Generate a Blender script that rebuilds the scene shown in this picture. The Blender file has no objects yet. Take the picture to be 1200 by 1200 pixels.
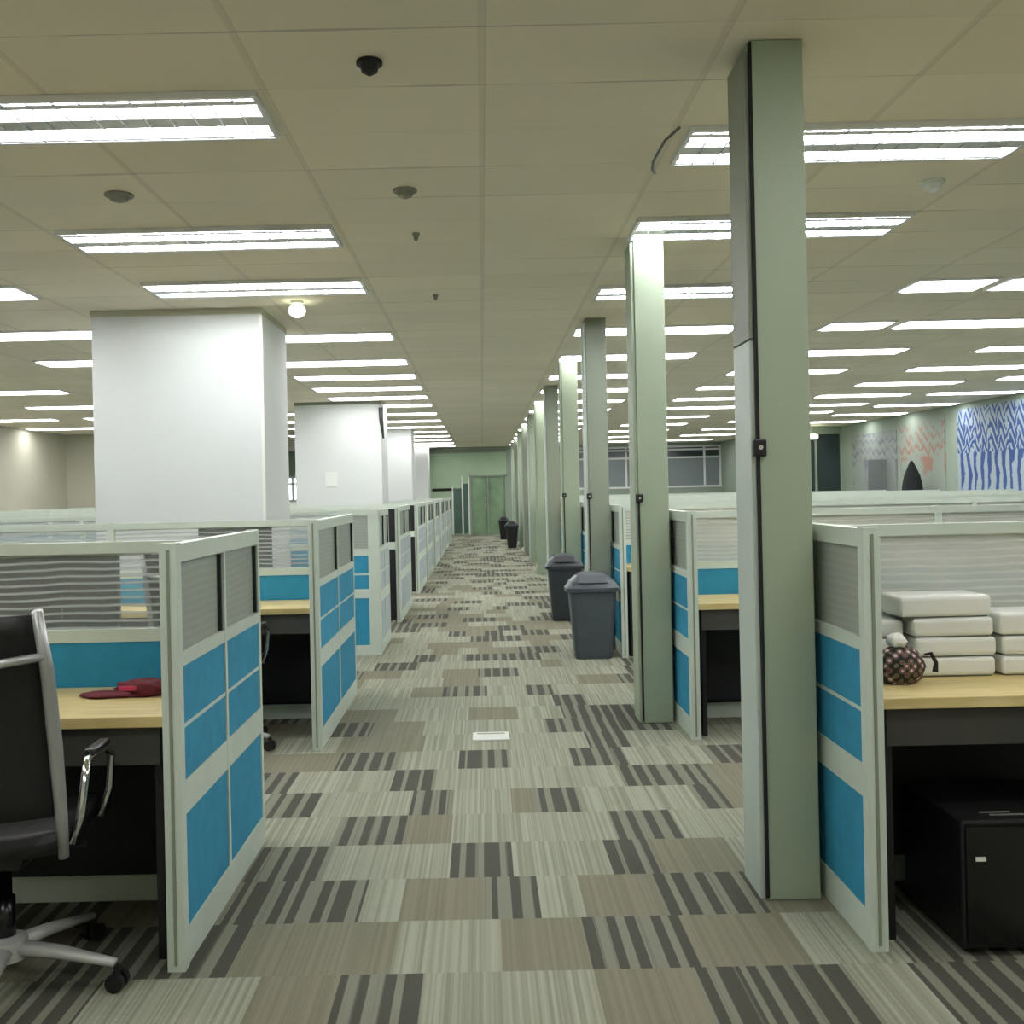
import bpy, bmesh, math, random
from mathutils import Matrix, Vector
random.seed(7)
PI = math.pi
S = bpy.context.scene
COL = S.collection
CH = 2.91            # ceiling height
YB = 34.0            # far wall

# ------------------------------------------------------------------ materials
def nodes(name):
    m = bpy.data.materials.new(name); m.use_nodes = True
    nt = m.node_tree; b = nt.nodes['Principled BSDF']
    return m, nt, b
def lin(c):
    return tuple(((v/255)/12.92 if v/255 <= .04045 else ((v/255+.055)/1.055)**2.4) for v in c)
def mat(name, rgb, rough=.6, metal=0., noise=.12, scale=8., bump=0., bscale=60., spec=.5, coords='Object'):
    m, nt, b = nodes(name)
    c = lin(rgb)
    b.inputs['Roughness'].default_value = rough
    b.inputs['Metallic'].default_value = metal
    b.inputs['Specular IOR Level'].default_value = spec
    tc = nt.nodes.new('ShaderNodeTexCoord')
    n = nt.nodes.new('ShaderNodeTexNoise'); n.inputs['Scale'].default_value = scale; n.inputs['Detail'].default_value = 4
    nt.links.new(tc.outputs[coords], n.inputs['Vector'])
    r = nt.nodes.new('ShaderNodeMapRange')
    r.inputs['From Min'].default_value = .25; r.inputs['From Max'].default_value = .75
    r.inputs['To Min'].default_value = 1-noise; r.inputs['To Max'].default_value = 1+noise
    nt.links.new(n.outputs['Fac'], r.inputs['Value'])
    v = nt.nodes.new('ShaderNodeVectorMath'); v.operation = 'SCALE'
    v.inputs[0].default_value = c
    nt.links.new(r.outputs['Result'], v.inputs['Scale'])
    nt.links.new(v.outputs['Vector'], b.inputs['Base Color'])
    if bump:
        n2 = nt.nodes.new('ShaderNodeTexNoise'); n2.inputs['Scale'].default_value = bscale
        nt.links.new(tc.outputs[coords], n2.inputs['Vector'])
        bp = nt.nodes.new('ShaderNodeBump'); bp.inputs['Strength'].default_value = bump; bp.inputs['Distance'].default_value = .01
        nt.links.new(n2.outputs['Fac'], bp.inputs['Height']); nt.links.new(bp.outputs['Normal'], b.inputs['Normal'])
    return m
def emis(name, rgb, s):
    m, nt, b = nodes(name)
    b.inputs['Base Color'].default_value = (*lin(rgb), 1)
    b.inputs['Emission Color'].default_value = (*lin(rgb), 1)
    b.inputs['Emission Strength'].default_value = s
    return m

M = {}
M['frame'] = mat('powder_coated_frame', (202, 214, 200), .45, noise=.04)
M['pale_fabric'] = mat('pale_grey_fabric', (176, 188, 190), .85, noise=.06, scale=14)
M['blue'] = mat('blue_fabric', (44, 142, 176), .85, noise=.10, scale=14, bump=.25, bscale=420)
M['apron'] = mat('dark_grey_apron', (62, 62, 56), .7)
M['charcoal_panel'] = mat('charcoal_board', (26, 30, 31), .75, noise=.15)
M['black'] = mat('black_plastic', (17, 18, 19), .45, noise=.1)
M['black_gloss'] = mat('black_gloss_plastic', (13, 13, 14), .22, noise=.1)
M['leather'] = mat('black_leather', (15, 16, 17), .5, noise=.15, bump=.15, bscale=90)
M['silver'] = mat('silver_metal', (175, 178, 176), .33, metal=.55, noise=.05)
M['chrome'] = mat('chrome_metal', (215, 216, 216), .12, metal=1., noise=.02)
M['alu'] = mat('cast_aluminium', (196, 199, 195), .42, metal=.25, noise=.05)
M['column'] = mat('white_painted_plaster', (212, 217, 213), .8, noise=.02, scale=2)
M['wall'] = mat('beige_painted_wall', (192, 192, 172), .85, noise=.04, scale=1.2)
M['wall_far'] = mat('grey_green_wall', (150, 165, 148), .8, noise=.06, scale=1.5)
M['pillar'] = mat('grey_green_pillar_paint', (158, 172, 147), .5, noise=.03, scale=2)
M['pillar_dark'] = mat('dark_grey_green_pillar', (136, 144, 126), .5, noise=.03, scale=2)
M['pillar_cover'] = mat('pale_pillar_cover_paint', (186, 199, 188), .45, noise=.03, scale=2)
M['seam'] = mat('dark_seam', (22, 26, 22), .8)
M['white_plastic'] = mat('white_plastic', (226, 230, 222), .4, noise=.02)
M['grey_plastic'] = mat('grey_plastic', (64, 72, 77), .42, noise=.08)
M['grey_plastic2'] = mat('grey_lid_plastic', (86, 95, 100), .35, noise=.08)
M['dark_plastic'] = mat('dark_bin_plastic', (42, 48, 52), .45, noise=.08)
M['maroon'] = mat('maroon_fabric', (96, 22, 34), .8, noise=.3, scale=30)
M['red_label'] = mat('pink_label', (190, 50, 90), .6)
M['lamp_housing'] = mat('white_lamp_housing', (235, 236, 236), .35, noise=.01)
M['lamp_reflector'] = mat('silver_reflector', (225, 226, 232), .18, metal=.8, noise=.01)
M['tube'] = emis('fluorescent_tube', (250, 250, 255), 60)
M['diffuser'] = emis('lamp_diffuser', (250, 248, 252), 8.5)
M['bulb'] = emis('warm_bulb', (250, 255, 225), 3)
M['daylight'] = emis('bright_window_pane', (240, 250, 255), 3.5)
M['detector'] = mat('detector_plastic', (150, 148, 132), .5)
M['winframe'] = mat('white_window_frame', (226, 230, 228), .5, noise=.02)
M['green_wall'] = mat('green_painted_panel', (165, 190, 158), .5, noise=.06, scale=1.5)
M['paper'] = mat('white_paper', (235, 236, 228), .7, noise=.02)
M['charcoal_cloth'] = mat('charcoal_cloth', (30, 36, 35), .9, noise=.2)
M['grey_board'] = mat('grey_board', (116, 122, 120), .7, noise=.06)

def wood():
    m, nt, b = nodes('light_oak_laminate')
    tc = nt.nodes.new('ShaderNodeTexCoord'); mp = nt.nodes.new('ShaderNodeMapping')
    mp.inputs['Scale'].default_value = (2.0, 26, 8)
    nt.links.new(tc.outputs['Object'], mp.inputs['Vector'])
    n = nt.nodes.new('ShaderNodeTexNoise'); n.inputs['Scale'].default_value = 2.2; n.inputs['Detail'].default_value = 6
    nt.links.new(mp.outputs['Vector'], n.inputs['Vector'])
    r = nt.nodes.new('ShaderNodeValToRGB')
    r.color_ramp.elements[0].position = .3; r.color_ramp.elements[0].color = (*lin((196, 176, 112)), 1)
    r.color_ramp.elements[1].position = .7; r.color_ramp.elements[1].color = (*lin((222, 204, 146)), 1)
    nt.links.new(n.outputs['Fac'], r.inputs['Fac']); nt.links.new(r.outputs['Color'], b.inputs['Base Color'])
    b.inputs['Roughness'].default_value = .45
    return m
M['wood'] = wood()

def glass(name, rgb, alpha, stripes=0., rough=.35, vertical=False):
    """translucent film glass: milky body with thin horizontal film lines"""
    m, nt, b = nodes(name)
    N = nt.nodes; L = nt.links
    tc = N.new('ShaderNodeTexCoord'); sep = N.new('ShaderNodeSeparateXYZ')
    L.new(tc.outputs['Object'], sep.inputs[0])
    nz = N.new('ShaderNodeTexNoise'); nz.inputs['Scale'].default_value = 2.5; L.new(tc.outputs['Object'], nz.inputs['Vector'])
    a = N.new('ShaderNodeMath'); a.operation = 'MULTIPLY_ADD'; a.inputs[1].default_value = .035
    L.new(nz.outputs['Fac'], a.inputs[0]); L.new(sep.outputs['Z'], a.inputs[2])
    w = N.new('ShaderNodeMath'); w.operation = 'MULTIPLY'; w.inputs[1].default_value = 2*PI/.026; L.new(a.outputs[0], w.inputs[0])
    s = N.new('ShaderNodeMath'); s.operation = 'SINE'; L.new(w.outputs[0], s.inputs[0])
    mr = N.new('ShaderNodeMapRange'); mr.inputs['From Min'].default_value = .1; mr.inputs['From Max'].default_value = .95
    mr.inputs['To Min'].default_value = alpha; mr.inputs['To Max'].default_value = min(1, alpha+stripes)
    L.new(s.outputs[0], mr.inputs['Value'])
    L.new(mr.outputs['Result'], b.inputs['Alpha'])
    b.inputs['Base Color'].default_value = (*lin(rgb), 1); b.inputs['Roughness'].default_value = rough
    return m
M['film_glass'] = glass('striped_film_glass', (200, 208, 204), .16, .42)
M['milky_glass'] = glass('milky_film_glass', (212, 216, 206), .62, .28)
M['frosted'] = glass('frosted_glass', (170, 178, 166), .82, .06)
M['dark_glass'] = mat('dark_window_glass', (52, 66, 66), .12, noise=.2, scale=1.2)
M['blind_glass'] = mat('grey_blind_glass', (128, 140, 140), .4, noise=.06, scale=2)
M['green_glass'] = mat('green_tinted_glass', (128, 155, 122), .2, noise=.25, scale=2)
M['dark_green_glass'] = mat('dark_green_glass', (74, 100, 86), .2, noise=.25, scale=2)

def ceiling_mat():
    m, nt, b = nodes('beige_ceiling_tiles'); N = nt.nodes; L = nt.links
    tc = N.new('ShaderNodeTexCoord'); sep = N.new('ShaderNodeSeparateXYZ'); L.new(tc.outputs['Object'], sep.inputs[0])
    def math_(op, a, b_=None, c=None):
        n = N.new('ShaderNodeMath'); n.operation = op
        for i, v in enumerate((a, b_, c)):
            if v is None: continue
            if isinstance(v, (int, float)): n.inputs[i].default_value = v
            else: L.new(v, n.inputs[i])
        return n.outputs[0]
    def line(axis, off, pitch, w):
        t = math_('DIVIDE', math_('SUBTRACT', axis, off), pitch)
        f = math_('FRACT', math_('ADD', t, .5))
        d = math_('MULTIPLY', math_('ABSOLUTE', math_('SUBTRACT', f, .5)), pitch)
        return math_('LESS_THAN', d, w)
    nz = N.new('ShaderNodeTexNoise'); nz.inputs['Scale'].default_value = 1.3; nz.inputs['Detail'].default_value = 3
    L.new(tc.outputs['Object'], nz.inputs['Vector'])
    wn = math_('MAXIMUM', math_('MULTIPLY', math_('SUBTRACT', nz.outputs['Fac'], .44), .04), .0008)
    lx = line(sep.outputs['X'], .03, .81, .012)
    lx2 = line(sep.outputs['X'], .044, .81, .003)
    ly = line(sep.outputs['Y'], 3.32, .474, wn)
    # per tile brightness
    fx = math_('FLOOR', math_('DIVIDE', math_('SUBTRACT', sep.outputs['X'], .03), .81))
    fy = math_('FLOOR', math_('DIVIDE', math_('SUBTRACT', sep.outputs['Y'], 3.32), .474))
    cb = N.new('ShaderNodeCombineXYZ'); L.new(fx, cb.inputs[0]); L.new(fy, cb.inputs[1])
    wt = N.new('ShaderNodeTexWhiteNoise'); wt.noise_dimensions = '3D'; L.new(cb.outputs[0], wt.inputs['Vector'])
    k = math_('ADD', math_('MULTIPLY', wt.outputs['Value'], .07), .965)
    k = math_('MULTIPLY', k, math_('ADD', math_('MULTIPLY', nz.outputs['Fac'], .08), .96))
    k = math_('MULTIPLY', k, math_('SUBTRACT', 1, math_('MULTIPLY', lx, .10)))
    k = math_('MULTIPLY', k, math_('SUBTRACT', 1, math_('MULTIPLY', lx2, .14)))
    k = math_('MULTIPLY', k, math_('SUBTRACT', 1, math_('MULTIPLY', ly, .30)))
    v = N.new('ShaderNodeVectorMath'); v.operation = 'SCALE'; v.inputs[0].default_value = lin((251, 242, 221))
    L.new(k, v.inputs['Scale']); L.new(v.outputs['Vector'], b.inputs['Base Color'])
    b.inputs['Roughness'].default_value = .9
    return m
M['ceiling'] = ceiling_mat()

def carpet_mat():
    """each carpet tile carries its kind (0 pale .. 1 dark striped) in a colour attribute; the stripes are procedural"""
    m, nt, b = nodes('striped_carpet_tiles'); N = nt.nodes; L = nt.links
    tc = N.new('ShaderNodeTexCoord'); sep = N.new('ShaderNodeSeparateXYZ'); L.new(tc.outputs['Object'], sep.inputs[0])
    at = N.new('ShaderNodeAttribute'); at.attribute_name = 'tile_kind'
    sc = N.new('ShaderNodeSeparateColor'); L.new(at.outputs['Color'], sc.inputs[0])
    def stripes(scale):
        cb = N.new('ShaderNodeCombineXYZ')
        mx = N.new('ShaderNodeMath'); mx.operation = 'MULTIPLY'; mx.inputs[1].default_value = scale; L.new(sep.outputs['X'], mx.inputs[0])
        L.new(mx.outputs[0], cb.inputs[0])
        ms = N.new('ShaderNodeMath'); ms.operation = 'MULTIPLY'; ms.inputs[1].default_value = 57.3; L.new(sc.outputs[1], ms.inputs[0])
        L.new(ms.outputs[0], cb.inputs[1])
        n = N.new('ShaderNodeTexNoise'); n.inputs['Scale'].default_value = 1; n.inputs['Detail'].default_value = 1.5
        L.new(cb.outputs[0], n.inputs['Vector']); return n.outputs['Fac']
    wide = stripes(22); thin = stripes(75)
    def rng(v, a, b_, c, d):
        r = N.new('ShaderNodeMapRange'); L.new(v, r.inputs['Value'])
        for k, x in zip(('From Min', 'From Max', 'To Min', 'To Max'), (a, b_, c, d)): r.inputs[k].default_value = x
        return r.outputs['Result']
    def mixc(f, a, c):
        x = N.new('ShaderNodeMix'); x.data_type = 'RGBA'; L.new(f, x.inputs[0])
        for i, q in ((6, a), (7, c)):
            if isinstance(q, tuple): x.inputs[i].default_value = (*lin(q), 1)
            else: L.new(q, x.inputs[i])
        return x.outputs[2]
    ph_ = N.new('ShaderNodeMath'); ph_.operation = 'MULTIPLY_ADD'; L.new(sep.outputs['X'], ph_.inputs[0]); ph_.inputs[1].default_value = 84.
    sd = N.new('ShaderNodeMath'); sd.operation = 'MULTIPLY_ADD'; L.new(wide, sd.inputs[0]); sd.inputs[1].default_value = 7.
    L.new(sc.outputs[1], sd.inputs[2]); L.new(sd.outputs[0], ph_.inputs[2])
    bars = N.new('ShaderNodeMath'); bars.operation = 'SINE'; L.new(ph_.outputs[0], bars.inputs[0])
    pale = mixc(rng(thin, .38, .62, 0, 1), (156, 159, 141), (130, 133, 115))
    plain = mixc(rng(thin, .35, .65, 0, 1), (129, 127, 108), (116, 115, 97))
    dark = mixc(rng(bars.outputs[0], .15, .4, 0, 1), (76, 77, 68), (124, 126, 110))
    dark = mixc(rng(thin, .58, .72, 0, .45), dark, (68, 69, 58))
    c1 = mixc(rng(sc.outputs[0], .2, .4, 0, 1), pale, plain)
    c2 = mixc(rng(sc.outputs[0], .6, .8, 0, 1), c1, dark)
    # soiling and pile
    n3 = N.new('ShaderNodeTexNoise'); n3.inputs['Scale'].default_value = 260; L.new(tc.outputs['Object'], n3.inputs['Vector'])
    v = N.new('ShaderNodeVectorMath'); v.operation = 'SCALE'; L.new(c2, v.inputs[0]); L.new(rng(n3.outputs['Fac'], .3, .7, .88, 1.1), v.inputs['Scale'])
    L.new(v.outputs['Vector'], b.inputs['Base Color'])
    bp = N.new('ShaderNodeBump'); bp.inputs['Strength'].default_value = .3; bp.inputs['Distance'].default_value = .004
    L.new(n3.outputs['Fac'], bp.inputs['Height']); L.new(bp.outputs['Normal'], b.inputs['Normal'])
    b.inputs['Roughness'].default_value = .95; b.inputs['Specular IOR Level'].default_value = .2
    return m
M['carpet'] = carpet_mat()

def pouch_mat():
    m, nt, b = nodes('patterned_pouch_fabric'); N = nt.nodes; L = nt.links
    tc = N.new('ShaderNodeTexCoord')
    mp = N.new('ShaderNodeMapping'); mp.inputs['Rotation'].default_value = (0, .78, 0); L.new(tc.outputs['Object'], mp.inputs[0])
    vo = N.new('ShaderNodeTexVoronoi'); vo.inputs['Scale'].default_value = 46; vo.inputs['Randomness'].default_value = .15
    L.new(mp.outputs[0], vo.inputs['Vector'])
    r = N.new('ShaderNodeValToRGB'); r.color_ramp.interpolation = 'CONSTANT'
    e = r.color_ramp.elements
    e[0].position = 0; e[0].color = (*lin((205, 190, 190)), 1)
    e[1].position = .30; e[1].color = (*lin((120, 62, 72)), 1)
    for p, c in ((.42, (110, 104, 78)), (.52, (34, 36, 30))):
        x = e.new(p); x.color = (*lin(c), 1)
    L.new(vo.outputs['Distance'], r.inputs['Fac']); L.new(r.outputs['Color'], b.inputs['Base Color'])
    b.inputs['Roughness'].default_value = .8
    return m
M['pouch'] = pouch_mat()

def mural_mat(name, bg, fg, fg2, freq, zig, amount):
    """hand painted strokes: a dense zigzag band across the middle and upright strokes under it"""
    m, nt, b = nodes(name); N = nt.nodes; L = nt.links
    tc = N.new('ShaderNodeTexCoord'); sep = N.new('ShaderNodeSeparateXYZ'); L.new(tc.outputs['Object'], sep.inputs[0])
    def mm(op, a, b_=None, c=None):
        n = N.new('ShaderNodeMath'); n.operation = op
        for i, v in enumerate((a, b_, c)):
            if v is None: continue
            if isinstance(v, (int, float)): n.inputs[i].default_value = v
            else: L.new(v, n.inputs[i])
        return n.outputs[0]
    nz = N.new('ShaderNodeTexNoise'); nz.inputs['Scale'].default_value = 2.2; nz.inputs['Detail'].default_value = 3
    L.new(tc.outputs['Object'], nz.inputs['Vector'])
    y, z = sep.outputs['Y'], sep.outputs['Z']
    tri = mm('PINGPONG', mm('ADD', y, mm('MULTIPLY', nz.outputs['Fac'], .5)), .16)
    h = mm('ADD', z, mm('MULTIPLY', tri, zig))
    band = mm('SINE', mm('MULTIPLY', mm('ADD', h, mm('MULTIPLY', nz.outputs['Fac'], .5)), 26.))
    up = mm('SINE', mm('ADD', mm('MULTIPLY', y, freq), mm('MULTIPLY', nz.outputs['Fac'], 9.)))
    low = mm('LESS_THAN', z, 1.95)
    mixv = mm('ADD', mm('MULTIPLY', up, low), mm('MULTIPLY', band, mm('SUBTRACT', 1, low)))
    dens = mm('SUBTRACT', amount, mm('ABSOLUTE', mm('SUBTRACT', z, 2.1)))
    f = mm('ADD', mixv, mm('ADD', dens, mm('MULTIPLY', mm('SUBTRACT', nz.outputs['Fac'], .5), 3.)))
    r = N.new('ShaderNodeValToRGB'); e = r.color_ramp.elements
    e[0].position = .35; e[0].color = (*lin(bg), 1); e[1].position = .85; e[1].color = (*lin(fg), 1)
    x = e.new(.6); x.color = (*lin(fg2), 1)
    L.new(f, r.inputs['Fac']); L.new(r.outputs['Color'], b.inputs['Base Color'])
    b.inputs['Roughness'].default_value = .7
    return m
M['mural_blue'] = mural_mat('blue_mural_paint', (160, 176, 184), (50, 80, 138), (108, 138, 172), 24, 1.9, .85)
M['mural_orange'] = mural_mat('orange_mural_paint', (148, 160, 146), (160, 124, 106), (152, 142, 128), 6, 1.0, .05)
M['mural_grey'] = mural_mat('grey_mural_paint', (146, 156, 148), (120, 124, 134), (134, 140, 142), 7, .8, .1)

# ------------------------------------------------------------------ helpers
class MB:
    def __init__(s): s.bm = bmesh.new()
    def box(s, x0, x1, y0, y1, z0, z1, rot=None):
        r = bmesh.ops.create_cube(s.bm, size=1)
        mt = Matrix.Translation(((x0+x1)/2, (y0+y1)/2, (z0+z1)/2)) @ (rot or Matrix()) @ Matrix.Diagonal((abs(x1-x0), abs(y1-y0), abs(z1-z0), 1))
        bmesh.ops.transform(s.bm, matrix=mt, verts=r['verts']); return s
    def tube(s, pts, r, n=10, flat=1.):
        """swept round (or flattened) bar through pts"""
        pts = [Vector(p) for p in pts]; rings = []
        rr = r if isinstance(r, (list, tuple)) else [r]*len(pts)
        up = None
        for i, p in enumerate(pts):
            d = (pts[min(i+1, len(pts)-1)]-pts[max(i-1, 0)]).normalized()
            if up is None:
                up = Vector((0, 0, 1)) if abs(d.z) < .9 else Vector((0, 1, 0))
            a = d.cross(up)
            a.normalize(); b = a.cross(d).normalized(); up = b
            rings.append([s.bm.verts.new(p + a*math.cos(2*PI*k/n)*rr[i] + b*math.sin(2*PI*k/n)*rr[i]*flat) for k in range(n)])
        for A, B in zip(rings, rings[1:]):
            for k in range(n): s.bm.faces.new((A[k], A[(k+1) % n], B[(k+1) % n], B[k]))
        s.bm.faces.new(rings[0][::-1]); s.bm.faces.new(rings[-1]); return s
    def lathe(s, prof, c=(0, 0, 0), n=20):
        rings = [[s.bm.verts.new((c[0]+r*math.cos(2*PI*k/n), c[1]+r*math.sin(2*PI*k/n), c[2]+z)) for k in range(n)] for r, z in prof]
        for A, B in zip(rings, rings[1:]):
            for k in range(n): s.bm.faces.new((A[k], A[(k+1) % n], B[(k+1) % n], B[k]))
        s.bm.faces.new(rings[0][::-1]); s.bm.faces.new(rings[-1]); return s
    def grid(s, fn, nu, nv, th=.02):
        """closed slab: fn(u,v)->(point, normal)"""
        F = []; B = []
        for i in range(nu+1):
            f = []; b = []
            for j in range(nv+1):
                p, nn = fn(i/nu, j/nv)
                p = Vector(p); nn = Vector(nn)
                f.append(s.bm.verts.new(p+nn*th/2)); b.append(s.bm.verts.new(p-nn*th/2))
            F.append(f); B.append(b)
        for i in range(nu):
            for j in range(nv):
                s.bm.faces.new((F[i][j], F[i+1][j], F[i+1][j+1], F[i][j+1]))
                s.bm.faces.new((B[i][j], B[i][j+1], B[i+1][j+1], B[i+1][j]))
        for i in range(nu):
            s.bm.faces.new((F[i][0], B[i][0], B[i+1][0], F[i+1][0]))
            s.bm.faces.new((F[i][nv], F[i+1][nv], B[i+1][nv], B[i][nv]))
        for j in range(nv):
            s.bm.faces.new((F[0][j], F[0][j+1], B[0][j+1], B[0][j]))
            s.bm.faces.new((F[nu][j], B[nu][j], B[nu][j+1], F[nu][j+1]))
        return s
    def build(s, name, m, parent=None, bevel=0, seg=2, smooth=False, sub=0, loc=None):
        if bevel:
            bmesh.ops.bevel(s.bm, geom=[e for e in s.bm.edges], offset=bevel, segments=seg, affect='EDGES', profile=.5)
        bmesh.ops.recalc_face_normals(s.bm, faces=s.bm.faces)
        me = bpy.data.meshes.new(name); s.bm.to_mesh(me); s.bm.free()
        o = bpy.data.objects.new(name, me); COL.objects.link(o)
        me.materials.append(M[m] if isinstance(m, str) else m)
        if smooth:
            for p in me.polygons: p.use_smooth = True
        if sub:
            md = o.modifiers.new('subsurf', 'SUBSURF'); md.levels = sub; md.render_levels = sub
        if parent: o.parent = parent
        if loc: o.location = loc
        return o
def tag(o, label, cat, group=None):
    o['label'] = label; o['category'] = cat
    if group: o['group'] = group
    return o
def thing(name, label, cat, loc=(0, 0, 0), rz=0, group=None):
    o = bpy.data.objects.new(name, None); COL.objects.link(o); o.empty_display_size = .1
    o.location = loc; o.rotation_euler = (0, 0, rz)
    return tag(o, label, cat, group)
def struct(name, m, boxes, bevel=0):
    b = MB()
    for q in boxes: b.box(*q)
    o = b.build(name, m, bevel=bevel); o['kind'] = 'structure'; return o
def dup(root, loc=None, rz=None, label=None, group=None):
    def rec(o, par):
        c = o.copy(); COL.objects.link(c)
        if par is not None: c.parent = par
        for ch in [x for x in kids.get(o.name, [])]: rec(ch, c)
        return c
    kids = {}
    for x in COL.objects:
        if x.parent: kids.setdefault(x.parent.name, []).append(x)
    r = rec(root, None)
    if loc is not None: r.location = loc
    if rz is not None: r.rotation_euler = (0, 0, rz)
    if label: r['label'] = label
    if group: r['group'] = group
    return r
ORD = ['nearest', 'second', 'third', 'fourth', 'fifth', 'sixth', 'seventh', 'eighth', 'ninth', 'tenth', 'eleventh', 'twelfth', 'thirteenth']

# ------------------------------------------------------------------ setting
XL, XR = -9.4, 9.3
# carpet: one mesh of tiles, rows .368 deep
F = 1200.
def carpet():
    me = bpy.data.meshes.new('floor'); V = []; Fc = []; kinds = []
    # rows given by what lies there: (left px, right px, kind) at full picture width, kind 0 pale, .5 plain, 1 dark
    rows = {
        -1: [(0, 90, 1), (90, 285, 0), (285, 385, .5), (385, 488, 1), (488, 700, 0), (700, 822, .5), (822, 1010, 1), (1010, 1090, 0), (1090, 1200, 1)],
        0: [(0, 70, .5), (70, 200, 1), (200, 280, 1), (280, 400, .5), (400, 460, .5), (460, 585, 0), (585, 685, .5), (685, 805, 1), (805, 930, .5), (930, 1040, 0), (1040, 1200, 1)],
        1: [(0, 130, 1), (130, 260, .5), (260, 335, 1), (335, 425, 1), (425, 470, 0), (470, 565, .5), (565, 630, 1), (630, 680, 0), (680, 772, .5), (772, 885, 1), (885, 1000, .5)],
        2: [(200, 290, 0), (290, 385, 1), (385, 470, 0), (470, 528, 0), (528, 600, 1), (600, 712, 0), (712, 765, 1), (765, 860, .5)],
        3: [(200, 395, 0), (395, 475, 1), (475, 530, .5), (530, 620, 0), (620, 718, 0), (718, 792, 1), (792, 880, 0)],
        4: [(250, 310, 0), (310, 372, 1), (372, 483, 0), (483, 532, 1), (532, 600, 0), (600, 627, .5), (627, 680, 1), (680, 815, 0), (815, 850, 1)],
        5: [(250, 345, 1), (345, 462, 0), (462, 512, 1), (512, 640, 0), (640, 728, 0), (728, 780, 1), (780, 840, 1)],
        6: [(300, 398, .5), (398, 470, 1), (470, 540, 0), (540, 600, 1), (600, 672, 0), (672, 735, 1), (735, 830, 0)],
        7: [(330, 400, 0), (400, 500, .5), (500, 600, 0), (600, 690, 0), (690, 738, 1), (738, 800, 0)],
    }
    p = .368
    r = -12
    while True:
        y0 = 2.99 + p*(r-0); y1 = min(y0+p, YB)
        if y0 >= YB: break
        yc = y0+p/2
        segs = []
        if r in rows:
            for a, b, k in rows[r]:
                segs.append(((a-565-9)*yc/F, (b-565-9)*yc/F, k))
            # fill outwards
        if segs: x = segs[-1][1]; xl = segs[0][0]
        else:
            x = -.1 + random.random()*.4; xl = x
        prevk = segs[-1][2] if segs else 0
        while x < 9.5:
            w = random.choice((.18, .22, .28, .31, .36)); k = random.choices((0, .5, 1), ((5, 2, 4) if prevk < 1 else (6, 3, 1.5)))[0]
            segs.append((x, x+w, k)); x += w; prevk = k
        while xl > -9.6:
            w = random.choice((.18, .22, .28, .31, .36)); k = random.choices((0, .5, 1), ((5, 2, 4) if prevk < 1 else (6, 3, 1.5)))[0]
            segs.append((xl-w, xl, k)); xl -= w; prevk = k
        for a, b, k in segs:
            n = len(V); V += [(a, y0, 0), (b, y0, 0), (b, y1, 0), (a, y1, 0)]; Fc.append((n, n+1, n+2, n+3)); kinds.append((k, random.random()))
        r += 1
    # slab under the tiles so that the floor is solid
    n = len(V); X0, X1, Y0, Y1 = -9.6, 9.6, -1.43, YB
    V += [(X0, Y0, -.12), (X1, Y0, -.12), (X1, Y1, -.12), (X0, Y1, -.12)]; Fc.append((n+3, n+2, n+1, n)); kinds.append((0, 0))
    me.from_pydata(V, [], Fc)
    ca = me.color_attributes.new('tile_kind', 'FLOAT_COLOR', 'CORNER')
    i = 0
    for pl, (k, s_) in zip(me.polygons, kinds):
        for _ in pl.loop_indices: ca.data[_].color = (k, s_, 0, 1)
    o = bpy.data.objects.new('floor', me); COL.objects.link(o); me.materials.append(M['carpet']); o['kind'] = 'structure'
carpet()
struct('ceiling', 'ceiling', [(XL-.2, XR+.3, -1.6, YB+.2, CH, CH+.12)])
struct('wall_left', 'wall', [(XL-.15, XL, -1.5, 28, 0, CH)])
struct('wall_left_return', 'wall', [(XL, -7.2, 23.2, 23.35, 0, CH)]).name = 'wall_left_inner'
struct('wall_right', 'wall_far', [(XR, XR+.15, -1.5, 26.4, 0, CH)])
struct('wall_right_inner', 'wall_far', [(7.95, XR, 26.4, 26.55, 0, 1.2), (7.95, XR, 26.4, 26.55, 2.75, CH)])
struct('wall_front', 'wall', [(XL-.15, XR+.15, -1.6, -1.45, 0, CH)])
struct('wall_right_far', 'wall_far', [(7.95, 8.1, 26.55, YB, 0, CH)])
struct('wall_left_far', 'wall_far', [(-9.0, -8.85, 23.35, YB, 0, CH)])
# far wall with openings: green glazed entrance and the window band
wb = MB()
wb.box(-9.0, -6.55, YB, YB+.15, 0, CH); wb.box(-6.55, -5.75, YB, YB+.15, 0, 1.25); wb.box(-6.55, -5.75, YB, YB+.15, 2.05, CH)
wb.box(-5.75, -1.75, YB, YB+.15, 0, CH); wb.box(.82, 3.0, YB, YB+.15, 0, CH)
wb.box(3.0, 7.95, YB, YB+.15, 0, 1.42); wb.box(3.0, 7.95, YB, YB+.15, 2.80, CH); wb.box(-1.75, .82, YB, YB+.15, 2.78, CH)
o = wb.build('wall_back', 'wall_far'); o['kind'] = 'structure'
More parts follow.
